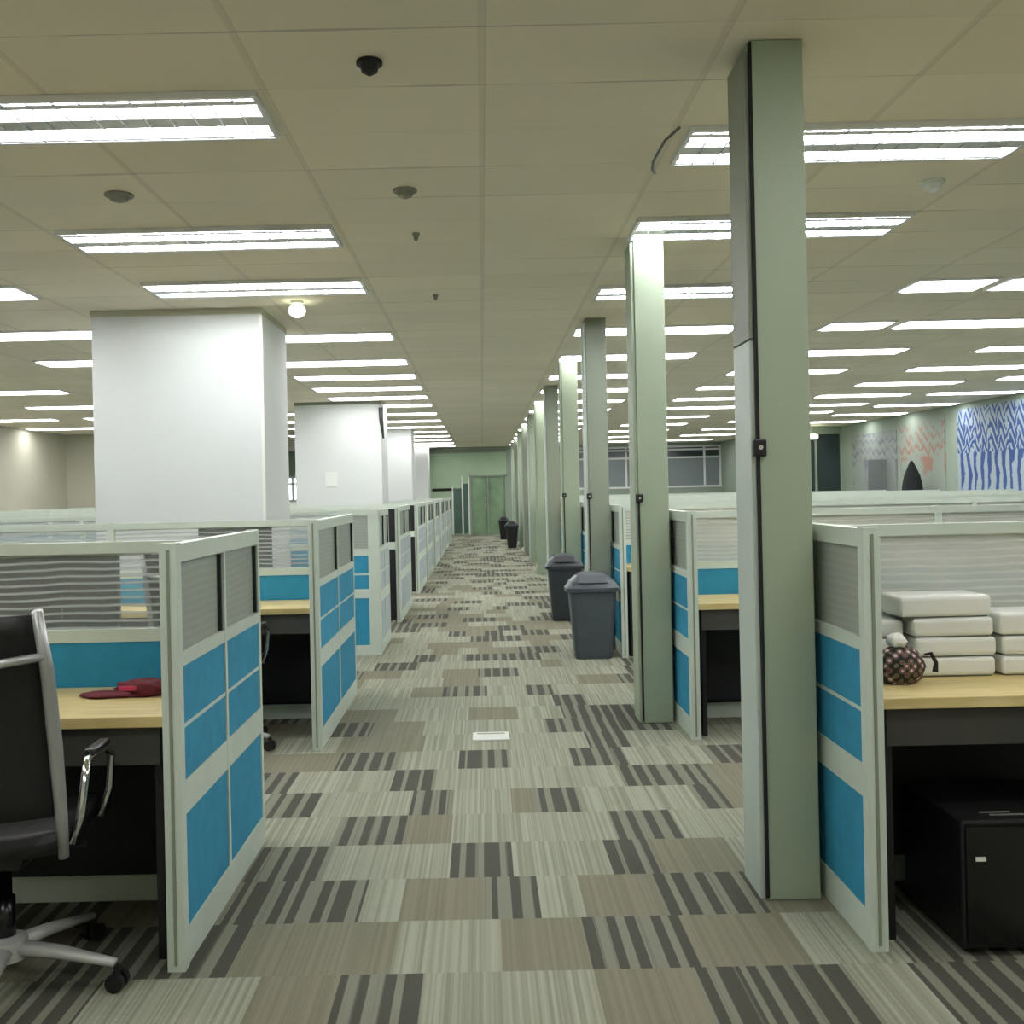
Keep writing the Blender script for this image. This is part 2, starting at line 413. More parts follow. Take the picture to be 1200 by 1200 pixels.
# glazed green entrance at the end of the aisle
b = MB(); b.box(-1.75, -.42, YB-.02, YB+.08, 0, 2.78); b.box(-.42, .82, YB-.02, YB+.08, 1.98, 2.78)
o = b.build('wall_back_green', 'green_wall'); o['kind'] = 'structure'
d = MB(); d.box(-.38, .78, YB+.02, YB+.05, 0, 1.95)
o = d.build('door_1', 'green_glass'); o['kind'] = 'structure'
f = MB(); f.box(-.42, -.36, YB-.05, YB+.06, 0, 1.98); f.box(.76, .82, YB-.05, YB+.06, 0, 1.98); f.box(-.42, .82, YB-.05, YB+.06, 1.93, 1.98)
f.box(.17, .21, YB-.04, YB+.06, 0, 1.93)
f.build('door_frame', 'wall_far', o)
MB().box(.10, .13, YB-.12, YB-.09, .9, 1.25).build('door_handle', 'silver', o)
d = MB(); d.box(-.62, -.46, YB-.04, YB-.025, .05, 1.7); d.box(-.95, -.68, YB-.04, YB-.025, .05, 1.55)
o = d.build('door_2', 'dark_green_glass'); o['kind'] = 'structure'
f = MB()
for x in (-.98, -.66, -.44): f.box(x-.022, x+.022, YB-.09, YB-.04, 0, 1.95 if x > -.9 else 1.6)
f.build('door_frame', 'winframe', o)
# lintel board over green wall
struct('trim_1', 'seam', [(-1.65, -.95, YB-.06, YB-.02, 1.48, 1.56)])
struct('trim_2', 'pillar_dark', [(-1.75, .82, YB-.04, YB, 2.72, 2.84)])
# window band at far right
def window_frame(name, x0, x1, y, z0, z1, xs, zs, w=.05, pane='dark_glass', fm='winframe'):
    p = MB().box(x0, x1, y+.04, y+.06, z0, z1).build(name, pane); p['kind'] = 'structure'
    f = MB()
    for x in xs: f.box(x-w/2, x+w/2, y-.03, y+.04, z0, z1)
    for z in zs: f.box(x0, x1, y-.025, y+.035, z-w/2, z+w/2)
    f.build('window_frame', fm, p); return p
p = window_frame('window_1', 3.0, 7.95, YB, 1.42, 2.80, [3.02, 3.55, 4.8, 6.15, 7.4, 7.92], [1.45, 2.42, 2.68, 2.78], .06)
bl = MB()
for a, b_ in ((3.05, 3.52), (3.58, 4.77), (4.83, 6.12), (6.18, 7.37), (7.43, 7.9)): bl.box(a, b_, YB+.01, YB+.03, 1.48, 2.39)
bl.build('window_blind', 'blind_glass', p)
window_frame('window_2', -6.55, -5.75, YB, 1.25, 2.05, [-6.53, -6.28, -5.77], [1.27, 1.82, 2.03], .07, 'daylight')
window_frame('window_3', 7.95, XR, 26.4, 1.2, 2.75, [7.97, 8.62, XR-.02], [1.22, 2.73], .05, 'dark_glass', 'wall_far')

# large white columns
for i, (x0, x1, y0, y1) in enumerate([(-3.08, -1.73, 8.14, 9.2), (-3.0, -1.6, 16.5, 17.5), (-2.9, -1.6, 23.6, 24.6), (-2.9, -1.68, 32.4, 33.4)]):
    o = thing('column', ['big square white column nearest on the left, taller than the cubicles', 'second big white column on the left with a small notice on its face',
               'third white column on the left, narrow behind the second one', 'last white column on the left beside the green far wall'][i], 'column', ((x0+x1)/2, y0, 0))
    hx = (x1-x0)/2
    MB().box(-hx, hx, 0, y1-y0, 0, CH-.001).build('shaft', 'column', o, bevel=.008)
    if i < 2: MB().box(-hx-.004, hx+.004, -.004, y1-y0+.004, CH-.05, CH-.002).build('top_trim', 'pillar_dark' if i else 'wall', o)
    if i == 0:
        MB().box(hx-.012, hx+.012, -.013, .013, .0, CH-.06).build('corner_bead', 'white_plastic', o)
    if i == 1:
        MB().box(-.22, -.02, -.012, -.001, 1.55, 1.78).build('notice', 'white_plastic', o)

# ------------------------------------------------------------------ pillars on the right of the aisle
def pillar(i, y):
    cols = ['pillar', 'pillar', 'pillar_dark', 'pillar', 'pillar_dark']  # third and fifth of every five pillars get a darker tone
    lab = ['grey-green square pillar nearest the camera with a black latch on its dark seam',
           'second grey-green pillar from the camera, with a small dark latch at cubicle height',
           'third pillar from the camera, right behind the big grey bin',
           'fourth pillar from the camera, behind the second grey bin'][i] if i < 4 else '%s pillar from the camera in the row along the right of the aisle' % ORD[i]
    o = thing('pillar', lab, 'pillar', (1.02, y, 0))
    MB().box(-.085, .095, 0, .24, 0, CH-.002).build('shaft', cols[i % 5], o, bevel=.004)
    if i == 0:
        MB().box(-.105, -.086, .012, .228, 0, 1.895).build('side_cover', 'pillar_cover', o, bevel=.003)
        MB().box(-.105, -.086, .012, .228, 1.90, CH-.035).build('side_cover', 'pillar_dark', o, bevel=.003)
    else:
        MB().box(-.105, -.086, .012, .228, 0, CH-.035).build('side_cover', 'pillar_cover' if i % 2 == 0 else 'pillar', o, bevel=.003)
    if i < 4:
        s = MB().box(-.089, -.079, -.006, .01, .01, CH-.01 if i == 0 else 1.36).build('seam', 'seam', o)
        l = MB().box(-.105, -.06, -.022, -.004, 1.50 if i == 0 else 1.32, 1.56 if i == 0 else 1.37).build('latch', 'black', o, bevel=.006)
        MB().tube([(-.083, -.03, 1.53 if i == 0 else 1.345), (-.083, -.018, 1.53 if i == 0 else 1.345)], .008).build('keyhole', 'chrome', l)
    return o
for i in range(11): pillar(i, [3.46, 6.12, 8.98, 11.7, 14.65, 17.4, 20.2, 23.0, 25.8, 28.6, 31.4][i])

# ------------------------------------------------------------------ cubicle partitions
PH = 1.27
def wing(loc, L, label, black_end=False, group=None, fab='blue'):
    """panel running along the aisle; local y from 0 to L, centred on x"""
    t = thing('cubicle_divider', label, 'partition', loc, 0, group)
    h = .022; n = 2 if L > .6 else 1
    f = MB()
    f.box(-h-.004, h+.004, 0, .045, 0, PH); f.box(-h, h, L-.035, L, 0, PH)
    f.box(-h, h, .045, L-.035, 1.21, PH-.004); f.box(-h, h, .045, L-.035, 0, .11)
    f.box(-h, h, .045, L-.035, .45, .55); f.box(-h, h, .045, L-.035, .895, .935)
    sec = (L-.08)/n; cuts = [.045+sec*k for k in range(n+1)]
    for c in cuts[1:-1]: f.box(-h-.001, h+.001, c-.012, c+.012, .11, 1.21)
    f.build('frame', 'frame', t)
    g = MB().box(-.004, .004, -.006, .0, .02, PH-.02).build('edge_groove', 'pillar_dark', t)
    for k in range(n):
        a = cuts[k]+(.013 if k else 0); b_ = cuts[k+1]-(.013 if k < n-1 else 0)
        MB().box(-h+.004, h-.004, a, b_, .11, .45).build('fabric_panel', fab, t)
        MB().box(-h+.004, h-.004, a, b_, .55, .708).build('fabric_panel', fab, t)
        MB().box(-h+.004, h-.004, a, b_, .720, .895).build('fabric_panel', fab, t)
        MB().box(-h+.002, h-.002, a, b_, .708, .720).build('divider', 'frame', t)
        MB().box(-.008, .008, a, b_, .935, 1.21).build('glass_pane', 'frosted', t)
        MB().box(-h+.002, h-.002, b_-.035, b_-.02, .94, 1.205).build('glazing_bead', 'seam', t)
    if black_end:  # black strip added at the near end, standing in for a dark gap
        e = MB(); e.box(-.13, -h-.005, -.02, .005, .03, .80); e.build('black_strip', 'black', t)
        MB().box(-.13, -h-.005, -.02, .005, .88, 1.24).build('black_strip', 'black', t)
        MB().box(-.13, -h-.005, -.022, .004, .80, .88).build('end_rail', 'frame', t)
    return t
def screen(loc, x_len, side, label, y_thick=.04, seg=1.45):
    pane = 'film_glass' if side < 0 else 'milky_glass'
    t = thing('glazed_divider', label, 'partition', loc, 0)
    n = max(1, round(x_len/seg)); w = x_len/n; h = y_thick/2
    f = MB()
    def X(a, b_): return (a, b_) if side > 0 else (-b_, -a)
    f.box(*X(0, x_len), -h, h, 1.215, PH-.015); f.box(*X(0, x_len), -h, h, .0, .09); f.box(*X(0, x_len), -h, h, .905, .95)
    for k in range(n+1):
        c = min(max(w*k, .018), x_len-.018); f.box(*X(c-.018, c+.018), -h-.002, h+.002, 0, PH-.01)
    f.build('frame', 'frame', t)
    for k in range(n):
        a, b_ = w*k+.037, w*(k+1)-.019
        MB().box(*X(a, b_), -h+.004, h-.004, .70, .905).build('fabric_panel', 'blue', t)
        MB().box(*X(a, b_), -h+.004, h-.004, .09, .70).build('lower_board', 'charcoal_panel', t)
        MB().box(*X(a, b_), -.004, .004, .95, 1.215).build('glass_pane', pane, t)
    return t
XW = -.935; XRW = 1.16
LW = [(3.03, 1.14), (5.62, 1.6), (8.99, .94), (11.2, 1.7), (14.4, 1.9), (16.9, 1.8), (19.7, 1.8), (22.5, 1.8), (25.3, 1.8), (28.2, 1.9)]
for i, (y, L) in enumerate(LW):
    lab = {0: 'white framed blue partition panel nearest on the left, beside the black chair',
           1: 'second blue partition panel along the left of the aisle, past the open cubicle',
           2: 'third partition panel on the left, joined to the blue end panel facing the camera'}.get(i, '%s partition panel along the left of the aisle with a black strip at its near end' % ORD[i])
    wing((XW, y, 0), L, lab, black_end=(i >= 3), fab='blue' if i < 2 else 'pale_fabric')
# face-on end panel of the third bay
def end_panel():
    t = thing('cubicle_end_divider', 'narrow blue end panel facing the camera beyond the second left partition', 'partition', (-1.06, 8.95, 0))
    f = MB(); f.box(-.14, -.115, -.02, .02, 0, PH); f.box(.055, .15, -.02, .02, 0, PH)
    for z0, z1 in ((0, .09), (.50, .58), (.87, .93), (1.22, PH)): f.box(-.115, .055, -.02, .02, z0, z1)
    f.build('frame', 'frame', t)
    for z0, z1 in ((.09, .50), (.58, .70), (.715, .87)): MB().box(-.115, .055, -.015, .015, z0, z1).build('fabric_panel', 'blue', t)
    MB().box(-.115, .055, -.016, .016, .70, .715).build('divider', 'frame', t)
    MB().box(-.115, .055, -.006, .006, .93, 1.22).build('glass_pane', 'frosted', t)
end_panel()
LC = [3.60, 6.48, 9.55, 12.1, 15.4, 17.8, 20.6, 22.95, 26.2, 29.2]
for i, y in enumerate(LC):
    xl = 8.3 if y < 23.1 else 7.6
    screen((XW-.028, y, 0), xl, -1, ['long glass-topped screen across the nearest left cubicle, above the wooden desk',
        'glass-topped screen in front of the first white column'][i] if i < 2 else '%s glass-topped screen crossing the cubicles left of the aisle' % ORD[i])
RW = [3.06, 5.68, 8.5, 11.25, 14.2, 16.95, 19.75, 22.5, 25.3, 28.1]
for i, y in enumerate(RW):
    L = 1.14
    wing((XRW, y, 0), L, ['blue partition panel right beside the nearest pillar, at the desk with white cases', 'blue partition panel between the first and second pillar on the right'][i] if i < 2
         else '%s partition panel behind the pillars along the right of the aisle' % ORD[i])
    screen((XRW+.028, y+.57, 0), 7.9 if y < 25 else 6.5, 1, ['long glass-topped screen behind the stacked white cases', 'glass-topped screen seen between the first and second pillar'][i] if i < 2
         else '%s glass-topped screen crossing the cubicles right of the aisle' % ORD[i])

# ------------------------------------------------------------------ desks
def desk(loc, label, flip=1):
    """local: x 0..1.4, y 0 (front) .. .48"""
    t = thing('desk', label, 'desk', loc)
    if flip < 0: t.scale = (1, 1, 1)
    MB().box(0, 1.4, 0, .50, .715, .75).build('desktop', 'wood', t, bevel=.003)
    MB().box(.02, 1.38, .44, .458, .12, .715).build('modesty_panel', 'charcoal_panel', t)
    MB().box(.02, 1.38, .018, .034, .60, .714).build('apron', 'apron', t)
    for x in (.02, 1.355):
        MB().box(x, x+.025, .04, .42, .0, .714).build('side_panel', 'black', t, bevel=.002)
    return t
desks = [
 ((-2.37, 3.075, 0), 'wooden desk behind the black office chair at the nearest left cubicle'),
 ((-2.37, 3.625, 0), 'wooden desk on the far side of the nearest left screen, under the monitor'),
 ((-2.37, 5.95, 0), 'wooden desk in the second left cubicle, seen past the nearest partition'),
 ((-2.37, 6.505, 0), 'wooden desk on the far side of the second left screen'),
 ((1.195, 3.10, 0), 'wooden desk on the right holding the white cases'),
 ((1.195, 3.655, 0), 'wooden desk on the far side of the nearest right screen'),
 ((1.195, 5.72, 0), 'wooden desk seen between the first and second pillar on the right'),
 ((1.195, 8.52, 0), 'wooden desk in the third right cubicle behind the second pillar'),
 ((2.61, 3.10, 0), 'wooden desk at the right edge, next to the one with white cases'),
]
d0 = None
for loc, lab in desks:
    if d0 is None: d0 = desk(loc, lab)
    else: dup(d0, loc, label=lab)

# ------------------------------------------------------------------ office chair
def chair(loc, rz, label):
    t = thing('office_chair', label, 'chair', loc, rz)
    # faces +Y locally, backrest at -Y
    def backfn(u, v):
        z = .56 + v*.55; x = (u-.5)*.46
        y = -.20 - .10*v - .05*math.sin(v*PI)*-.4 + .05*(1-(2*u-1)**2)*-1
        return (x, y, z), (0, -1, .12)
    MB().grid(backfn, 10, 10, .03).build('backrest', 'leather', t, bevel=0, smooth=True)
    for sx in (-1, 1):
        MB().tube([(sx*.245, -.17, .44), (sx*.245, -.185, .56), (sx*.245, -.215, .75), (sx*.245, -.26, .95), (sx*.24, -.31, 1.12)], [.014, .017, .019, .018, .014], 8, 1.3).build('back_frame', 'silver', t, smooth=True)
    for z, y in ((1.0, -.335),):
        MB().tube([(-.245, y+.05, z), (-.15, y, z-.01), (0, y-.02, z-.015), (.15, y, z-.01), (.245, y+.05, z)], .012, 8).build('crossbar', 'silver', t, smooth=True)
    def seatfn(u, v):
        return ((u-.5)*.47, -.20+v*.47, .465 + .02*(2*u-1)**2 - .03*max(0, v-.8)*5*.6), (0, 0, 1)
    MB().grid(seatfn, 8, 8, .055).build('seat', 'leather', t, smooth=True)
    MB().box(-.11, .11, -.12, .12, .385, .435).build('tilt_mechanism', 'black', t, bevel=.012)
    MB().tube([(.1, .03, .41), (.24, .03, .405)], .007, 6).build('lever', 'black', t)
    for sx in (-1, 1):
        a = MB().tube([(sx*.25, -.12, .46), (sx*.275, -.12, .54), (sx*.285, -.11, .64), (sx*.28, -.07, .675), (sx*.28, .08, .675), (sx*.285, .125, .64), (sx*.275, .13, .54), (sx*.25, .12, .46)], .012, 8).build('armrest', 'chrome', t, smooth=True)
        MB().box(sx*.28-.018, sx*.28+.018, -.05, .09, .683, .700).build('arm_pad', 'black', a, bevel=.008)
    OY = .04
    MB().lathe([(.028, .13), (.028, .26), (.02, .26), (.02, .39)], (0, OY, 0), n=14).build('gas_column', 'black_gloss', t, smooth=True)
    base = MB().lathe([(.035, .075), (.06, .085), (.06, .14), (.035, .15)], (0, OY, 0), n=16).build('base_hub', 'alu', t)
    for k in range(5):
        a = math.radians(-9+72*k); c, s = math.cos(a), math.sin(a)
        MB().tube([(c*.03, s*.03+OY, .115), (c*.16, s*.16+OY, .105), (c*.33, s*.33+OY, .078)], [.03, .025, .016], 8, .75).build('base_arm', 'alu', t, smooth=True)
        w = MB()
        for q in (-1, 1):
            px, py = c*.335 - s*.016*q, s*.335 + c*.016*q + OY
            w.tube([(px - s*.010*q, py + c*.010*q, .027), (px + s*.008*q, py - c*.008*q, .027)], .027, 14)
        w.tube([(c*.335, s*.335+OY, .03), (c*.335, s*.335+OY, .072)], .010, 8)
        w.build('caster', 'black', t)
    return t
ch = chair((-1.405, 2.925, 0), math.radians(3), 'black office chair with silver frame at the nearest left desk')
# the first chair turned so that one base arm points to the partition
dup(ch, (-1.53, 5.72, 0), math.radians(-8), label='black office chair in the second left cubicle, only a caster showing past the partition')

# ------------------------------------------------------------------ monitors (seen through the glass)
def monitor(loc, label):
    t = thing('monitor', label, 'monitor', loc)
    MB().box(-.24, .24, -.0, .035, .15, .46).build('housing', 'black', t, bevel=.006)
    MB().box(-.225, .225, .036, .038, .165, .445).build('screen', 'black_gloss', t)
    MB().box(-.035, .035, -.01, .0, .02, .30).build('stand_neck', 'black', t)
    MB().box(-.12, .12, -.02, .13, .0, .015).build('stand_base', 'black', t, bevel=.004)
    return t
m0 = monitor((-1.60, 3.80, .75), 'dark monitor behind the glass of the nearest left screen')
dup(m0, (-1.63, 6.72, .75), label='dark monitor behind the glass of the second left screen')

# ------------------------------------------------------------------ small things on the desks
# maroon pouch on left desk
t = thing('cloth_pouch', 'dark maroon cloth pouch lying on the left wooden desk', 'pouch', (-1.13, 3.42, .75))
def blob(nm, m, par, sx, sy, sz, loc, amp=.12, seed=1, sub=3):
    bm = bmesh.new(); bmesh.ops.create_icosphere(bm, subdivisions=sub, radius=1)
    rnd = random.Random(seed); ph = [rnd.random()*6 for _ in range(6)]
    for v in bm.verts:
        d = 1 + amp*math.sin(v.co.x*4+ph[0])*math.cos(v.co.y*5+ph[1]) + amp*.5*math.sin(v.co.z*9+ph[2]+v.co.x*7)
        z = v.co.z*d
        v.co = Vector((v.co.x*d*sx, v.co.y*d*sy, (max(z, -.75)+.75)*sz))
    me = bpy.data.meshes.new(nm); bm.to_mesh(me); bm.free()
    for p in me.polygons: p.use_smooth = True
    o = bpy.data.objects.new(nm, me); COL.objects.link(o); me.materials.append(M[m]); o.location = loc
    if par: o.parent = par
    return o
blob('body', 'maroon', t, .10, .06, .03, (0, 0, 0), .18, 3)
blob('flap', 'maroon', t, .12, .05, .010, (-.10, -.02, 0), .15, 5)
MB().box(-.075, -.02, -.064, -.058, .026, .04).build('label_tag', 'red_label', t)
# white cases on the right desk
def case(loc, rz, w, dpt, h, label):
    t = thing('flat_case', label, 'case', loc, rz, None)
    b = MB().box(-w/2, w/2, -dpt/2, dpt/2, .004, h).build('shell', 'white_plastic', t, bevel=.014, seg=3, smooth=False)
    MB().box(-w/2+.012, w/2-.012, -dpt/2+.012, dpt/2-.012, 0, .006).build('foot_plate', 'grey_board', t)
    return t
z = .75; HT = .066
names = ['bottom', 'second', 'third', 'topmost']
for k in range(4):
    dx = [0, .002, -.004, -.03][k]; w = [.27, .275, .27, .31][k]
    case((1.565+dx, 3.50, z), [0, .01, -.01, .03][k], w, .18, HT if k < 3 else .074, '%s white rounded flat case in the full stack in the middle of the right desk' % ['lowest', 'second', 'third', 'topmost'][k]); z += HT
z = .75
for k in range(3):
    case((1.855+[0, .003, -.004][k], 3.50, z), 0, .27, .18, HT if k < 2 else .078, '%s white flat case in the lower stack at the right edge of the picture' % ['lowest', 'middle', 'topmost'][k]); z += HT
z = .75
for k in range(3):
    case((1.345, 3.525, z), [0, .1, -.16][k], .15, .14, [.06, .065, .065][k], '%s white case in the small stack behind the patterned pouch' % ['lowest', 'middle', 'tilted topmost'][k]); z += [.06, .065, .065][k]
t = thing('patterned_pouch', 'patterned brown and white drawstring pouch beside the stacked white cases', 'pouch', (1.345, 3.335, .75))
blob('body', 'pouch', t, .082, .062, .072, (0, 0, 0), .05, 9)
MB().tube([(.07, -.03, .095), (.09, -.035, .10), (.105, -.035, .07), (.102, -.035, .04)], [.004, .006, .007, .010], 8).build('tassel', 'charcoal_cloth', t)
tag(blob('crumpled_paper', 'paper', None, .030, .028, .026, (1.335, 3.325, .868), .15, 4), 'small crumpled white paper lying on top of the patterned pouch', 'paper')
# black low cabinet under the right desk
t = thing('computer_case', 'glossy black box with a small white highlight under the right desk', 'computer', (1.60, 3.02, 0))
MB().box(-.21, .21, .0, .42, .02, .40).build('housing', 'black', t, bevel=.008)
MB().box(-.20, .20, -.012, .0, .04, .385).build('front_panel', 'black_gloss', t, bevel=.003)
MB().box(-.175, -.145, -.016, -.011, .285, .297).build('front_highlight', 'white_plastic', t)  # white bit put in as a painted highlight on the front
MB().box(-.12, -.03, .07, .078, .40, .402).build('top_highlight', 'silver', t); MB().box(-.10, .0, .045, .052, .40, .402).build('top_highlight', 'silver', t)  # silver bars paint the highlights on the box top
for x in (-.17, .17):
    MB().box(x-.02, x+.02, .03, .39, 0, .021).build('foot', 'black', t)

# ------------------------------------------------------------------ bins
def bin_(loc, label, m='grey_plastic', ml='grey_plastic2', dome=True, w=.43, h=.60):
    t = thing('waste_bin', label, 'bin', loc)
    def ring(b, hw, hd, z, r=.05, n=5):
        out = []
        for cx, cy, a0 in ((hw-r, hd-r, 0), (-hw+r, hd-r, PI/2), (-hw+r, -hd+r, PI), (hw-r, -hd+r, 1.5*PI)):
            for k in range(n+1):
                a = a0+PI/2*k/n; out.append(b.bm.verts.new((cx+r*math.cos(a), cy+r*math.sin(a), z)))
        return out
    def loft(name, spec, m_, par=t, smooth=False):
        b = MB(); R = [ring(b, *s) for s in spec]; n = len(R[0])
        for A, B in zip(R, R[1:]):
            for k in range(n): b.bm.faces.new((A[k], A[(k+1) % n], B[(k+1) % n], B[k]))
        b.bm.faces.new(R[0][::-1]); b.bm.faces.new(R[-1]); return b.build(name, m_, par, smooth=smooth)
    hw = w/2; hd = .15
    loft('body', [(hw-.065, hd-.035, 0), (hw-.06, hd-.03, .03), (hw-.02, hd-.01, h-.04)], m)
    loft('rim', [(hw-.01, hd-.005, h-.045), (hw+.008, hd+.01, h-.04), (hw+.008, hd+.01, h-.01), (hw-.005, hd, h)], m)
    if dome:
        l = loft('lid', [(hw-.004, hd, h), (hw-.03, hd-.02, h+.045), (hw-.10, hd-.06, h+.105), (hw-.15, hd-.095, h+.12)], ml)
        f = MB().box(-hw+.09, hw-.10, -hd+.012, -hd+.02, h+.025, h+.10, Matrix.Rotation(-.65, 4, 'X')).build('swing_flap', m, l)
        MB().tube([(-hw+.08, -.02, h+.10), (hw-.12, -.02, h+.10)], .008, 8).build('hinge', m, l)
    else:
        loft('liner', [(hw-.02, hd-.01, h-.002), (hw-.06, hd-.03, h+.03), (hw-.09, hd-.06, h+.02)], 'charcoal_cloth')
    return t
bin_((.90, 8.58, 0), 'large grey swing-lid waste bin in front of the third pillar')
bin_((.87, 11.1, 0), 'dark grey waste bin with peaked lid behind the large grey bin', 'dark_plastic', 'grey_plastic', w=.40, h=.60)
bin_((.72, 25.6, 0), 'small black waste bin far down the aisle, right one of the far pair', 'black', 'grey_plastic', w=.34, h=.56)
bin_((.62, 30.2, 0), 'small black waste bin at the far end, left one of the far pair', 'black', 'grey_plastic', w=.34, h=.56)
t = thing('paper_bag', 'tiny pale bag on the floor beside the far pair of bins', 'bag', (.97, 23.9, 0))
blob('body', 'paper', t, .06, .05, .07, (0, 0, 0), .15, 2); blob('handle_bunch', 'red_label', t, .03, .03, .03, (0, 0, .11), .1, 6, 2)
# floor box cover in the aisle
t = thing('floor_socket_cover', 'small white rectangular cover plate flush in the middle of the carpet', 'floor socket', (.02, 5.85, 0))
MB().box(-.105, .105, -.08, .10, 0, .008).build('plate', 'white_plastic', t, bevel=.003)
MB().box(-.08, .08, .05, .07, .0081, .0095).build('slot', 'detector', t)

# ------------------------------------------------------------------ ceiling lights
ROW = lambda k: 3.32 + .474*k
def louver_light():
    t = thing('ceiling_light', 'x', 'ceiling light', (0, 0, CH))
    w, d = 1.54, .46; z0 = -.026
    f = MB(); f.box(0, w, 0, .018, z0, -.001); f.box(0, w, d-.018, d, z0, -.001); f.box(0, .018, .018, d-.018, z0, -.001); f.box(w-.018, w, .018, d-.018, z0, -.001)
    f.build('frame', 'lamp_housing', t)
    r = MB().box(.018, w-.018, .018, d-.018, -.004, -.001).build('reflector', 'lamp_housing', t)
    for y in (.145, .355):
        MB().tube([(.03, y, -.016), (w-.03, y, -.016)], .009, 8).build('tube', 'tube', t)
    for y0, y1 in ((.045, .085), (.20, .30), (.415, .435)):
        MB().box(.018, w-.018, y0, y1, z0+.001, z0+.003).build('louver_strip', 'lamp_housing', t)
    for k in range(1, 16):
        MB().box(w*k/16-.003, w*k/16+.003, .018, d-.018, z0+.0005, z0+.008).build('louver_blade', 'lamp_reflector', t)
    return t
def panel_light(w):
    t = thing('ceiling_light', 'x', 'ceiling light', (0, 0, CH))
    d = .46
    f = MB(); z0 = -.016
    f.box(0, w, 0, .02, z0, -.001); f.box(0, w, d-.02, d, z0, -.001); f.box(0, .02, .02, d-.02, z0, -.001); f.box(w-.02, w, .02, d-.02, z0, -.001)
    f.build('frame', 'lamp_housing', t)
    MB().box(.03, w-.03, .05, d-.05, -.024, -.002).build('diffuser', 'diffuser', t, bevel=.006)
    return t
LV = louver_light(); PL = panel_light(1.54); PS = panel_light(.62)
used = {}
def light(x, k, kind, label, group=None):
    proto = {'l': LV, 'p': PL, 's': PS}[kind]
    if kind not in used:
        used[kind] = 1; o = proto; o.location = (x, ROW(k), CH); o['label'] = label
        if group: o['group'] = group
    else: o = dup(proto, (x, ROW(k), CH), label=label)
    if group: o['group'] = group
    elif 'group' in o.keys(): del o['group']
    return o
def column_of(x, ks, where, kinds='', near=6):
    for i, k in enumerate(ks):
        kd = kinds[i] if i < len(kinds) else 'p'
        if i < near: light(x, k, kd, '%s ceiling light in the row %s' % (ORD[i] if i else 'nearest', where))
        else: light(x, k, kd, 'far small ceiling light in the row %s' % where, 'far lights %s' % where)
column_of(-2.345, [1, 5, 8, 13, 17, 20, 23, 26, 29, 33, 37, 41, 45, 49, 53, 57, 61], 'just left of the aisle', 'lll', 10)  # fittings at the far end added to brighten the back wall
column_of(.90, [2, 5, 9, 13, 17, 21, 25, 29, 33, 37, 41, 45, 49, 53, 57, 61], 'just right of the aisle', 'lll', 7)  # last ones likewise added for more light on the back wall
column_of(-4.76, [8, 12, 16, 20, 24, 28, 32, 36, 40, 46, 52, 58], 'left of the first white column', '', 4)
column_of(-7.2, [12, 17, 22, 27, 32, 37], 'second to the left of the white column', '', 3)
column_of(-9.3, [17, 22, 27, 32, 37], 'along the left wall', '', 2)
column_of(3.27, [9, 13, 17, 21, 25, 29, 33, 38, 43, 48, 54, 60], 'second to the right of the aisle', 'ss', 4)
column_of(3.97, [9, 13], 'of long fittings next to the two short ones', '', 4)
column_of(5.68, [17, 21, 25, 29, 33, 37, 42, 48, 54, 60], 'third to the right of the aisle', '', 4)
column_of(7.6, [14, 19, 24, 29, 34, 39, 44], 'along the right wall', '', 4)
# unseen fittings added over and behind the camera to light the foreground
for x, k in ((-2.345, -4), (.90, -3), (-4.76, -2), (3.27, -1), (-4.76, 3), (3.97, 4), (-7.2, 2), (6.5, 3), (-2.345, -8), (.9, -8), (6.5, 8), (-7.2, 7)):
    light(x, k, 'p', 'unseen ceiling light added above or behind the camera', 'added ceiling lights outside the picture')

# ------------------------------------------------------------------ ceiling bits
def detector(loc, label, r, h, m, name='smoke_detector', cat='detector'):
    t = thing(name, label, cat, (loc[0], loc[1], CH))
    MB().lathe([(r, -.001), (r, -h*.25), (r*.85, -h*.3)], n=20).build('base_ring', m if m != 'black' else 'black', t, smooth=False)
    MB().lathe([(r*.75, -h*.3), (r*.6, -h*.75), (r*.15, -h)], n=20).build('sensor_head', m, t)
    return t
detector((-.36, 2.9*1.23), 'black cone-shaped fitting on the ceiling, top centre of the picture', .046, .05, 'black', 'ceiling_sensor', 'ceiling fitting')
detector((-.35, 4.13*1.23), 'beige round detector on the ceiling in line behind the black cone', .06, .045, 'detector')
detector((-.35, 4.82*1.23), 'small dark sprinkler head on the ceiling behind the beige detector', .022, .05, 'pillar_dark', 'sprinkler_head', 'sprinkler')
detector((-.32, 6.31*1.23), 'tiny sprinkler head farther down the ceiling over the aisle', .022, .05, 'pillar_dark', 'sprinkler_head', 'sprinkler')
detector((-1.76, 4.11*1.23), 'beige round detector between the two nearest left ceiling lights', .07, .04, 'detector')
detector((2.29, 4.17*1.23), 'pale round detector on the ceiling right of the nearest pillar', .06, .06, 'white_plastic')
t = thing('globe_lamp', 'small glowing globe lamp on the ceiling beside the first white column', 'lamp', (-1.40, 7.92, CH))
MB().lathe([(.05, -.001), (.05, -.02), (.03, -.03)], n=16).build('socket', 'white_plastic', t)
MB().lathe([(.02, -.028), (.055, -.045), (.068, -.075), (.055, -.105), (.02, -.125)], n=18).build('globe', 'bulb', t, smooth=True)
t = MB().tube([(.86, 4.28, CH-.002), (.80, 4.30, CH-.05), (.775, 4.45, CH-.09), (.80, 4.62, CH-.07), (.86, 4.9, CH-.001)], .006, 8).build('loose_cable', 'grey_board', smooth=True)
tag(t, 'loose grey cable hanging from the ceiling left of the nearest right light', 'cable')
t = MB().tube([(-1.60, 16.44, 2.80), (-1.595, 16.43, 2.6), (-1.565, 16.44, 2.30)], [.035, .032, .015], 6, .4).build('hanging_strap', 'black', smooth=False)
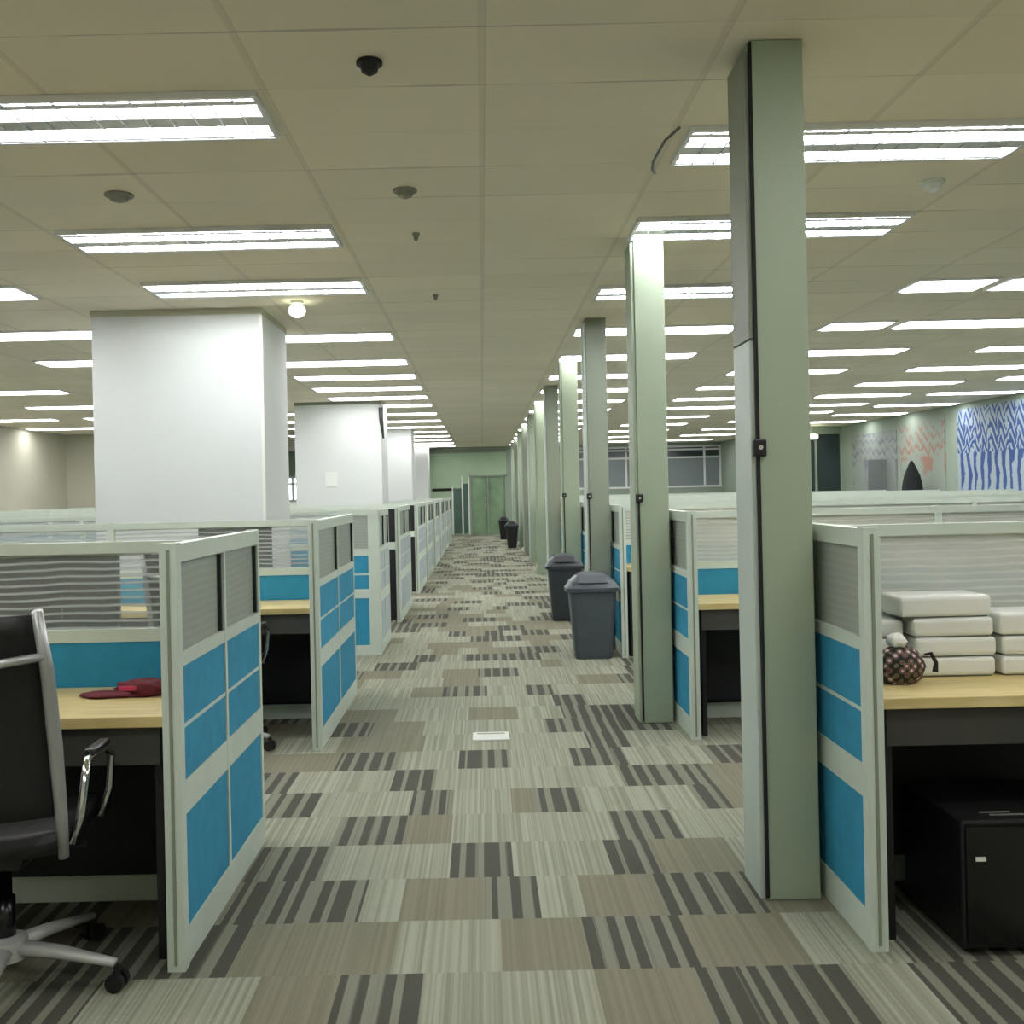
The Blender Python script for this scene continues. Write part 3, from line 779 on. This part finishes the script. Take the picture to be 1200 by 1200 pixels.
tag(t, 'short black strip on the upper corner of the second white column', 'strap')
# sign frame hanging by first column: thin dark rod at column corner
t = thing('far_lamp', 'white oval lamp glowing under the ceiling at the far right', 'lamp', (8.35, 25.9, 2.62))
MB().lathe([(.05, .07), (.17, .05), (.17, -.03), (.08, -.06)], n=20).build('globe', 'bulb', t, smooth=True)
MB().tube([(0, 0, .06), (0, 0, CH-2.62-.002)], .012, 8).build('rod', 'silver', t)

# ------------------------------------------------------------------ right wall murals and things against it
def mural(y0, y1, z0, z1, m, label):
    o = MB().box(XR-.02, XR-.001, y0, y1, z0, z1).build('wall_mural', m); tag(o, label, 'mural'); return o
mural(15.5, 19.95, 1.1, 2.80, 'mural_blue', 'blue and white zigzag mural on the right wall')
mural(20.5, 22.8, 1.1, 2.75, 'mural_orange', 'pale orange mural on the right wall left of the blue one')
mural(22.9, 25.6, 1.1, 2.60, 'mural_grey', 'faded grey mural on the right wall beside the dark glazing')
def peaked_cloth_shape():
    t = thing('peaked_cloth', 'black cloth draped to a peak above the partitions before the right wall', 'cloth', (8.9, 21.2, 0))  # unidentified dark peak, built as free-standing draped cloth
    b = MB()
    prof = [(.0, .24), (.9, .22), (1.35, .19), (1.55, .15), (1.78, .06), (1.86, .02)]
    R = []
    for z, r in prof:
        R.append([b.bm.verts.new((math.cos(2*PI*k/14)*r*(1+.1*math.sin(k*3)), math.sin(2*PI*k/14)*r, z)) for k in range(14)])
    for A, B in zip(R, R[1:]):
        for k in range(14): b.bm.faces.new((A[k], A[(k+1) % 14], B[(k+1) % 14], B[k]))
    b.bm.faces.new(R[0][::-1]); b.bm.faces.new(R[-1]); b.build('cloth', 'charcoal_cloth', t, smooth=True)
peaked_cloth_shape()
t = thing('notice_board', 'grey rectangular board standing left of the peaked black cloth', 'board', (9.05, 23.4, 0))
MB().box(-.22, .2, -.02, .02, .9, 1.95).build('board', 'grey_board', t)
for x in (-.18, .16): MB().box(x-.015, x+.015, -.03, .03, 0, .9).build('leg', 'silver', t)

# ------------------------------------------------------------------ camera and world
cd = bpy.data.cameras.new('camera'); cam = bpy.data.objects.new('camera', cd); COL.objects.link(cam)
ph = .022; c, s = math.cos(ph), math.sin(ph)
cam.matrix_world = Matrix(((c, s, 0, 0), (0, 0, -1, 0), (-s, c, 0, 1.4), (0, 0, 0, 1)))
cd.sensor_width = 36; cd.lens = 36.; cd.shift_x = 35/1200; cd.shift_y = -23/1200; cd.clip_start = .02
S.camera = cam
w = bpy.data.worlds.new('world'); S.world = w; w.use_nodes = True
w.node_tree.nodes['Background'].inputs['Color'].default_value = (.75, .85, .9, 1); w.node_tree.nodes['Background'].inputs['Strength'].default_value = .6
vs = S.view_settings; vs.view_transform = 'Standard'; vs.look = 'None'; vs.gamma = 1; vs.use_curve_mapping = False
vs.exposure = 0.64
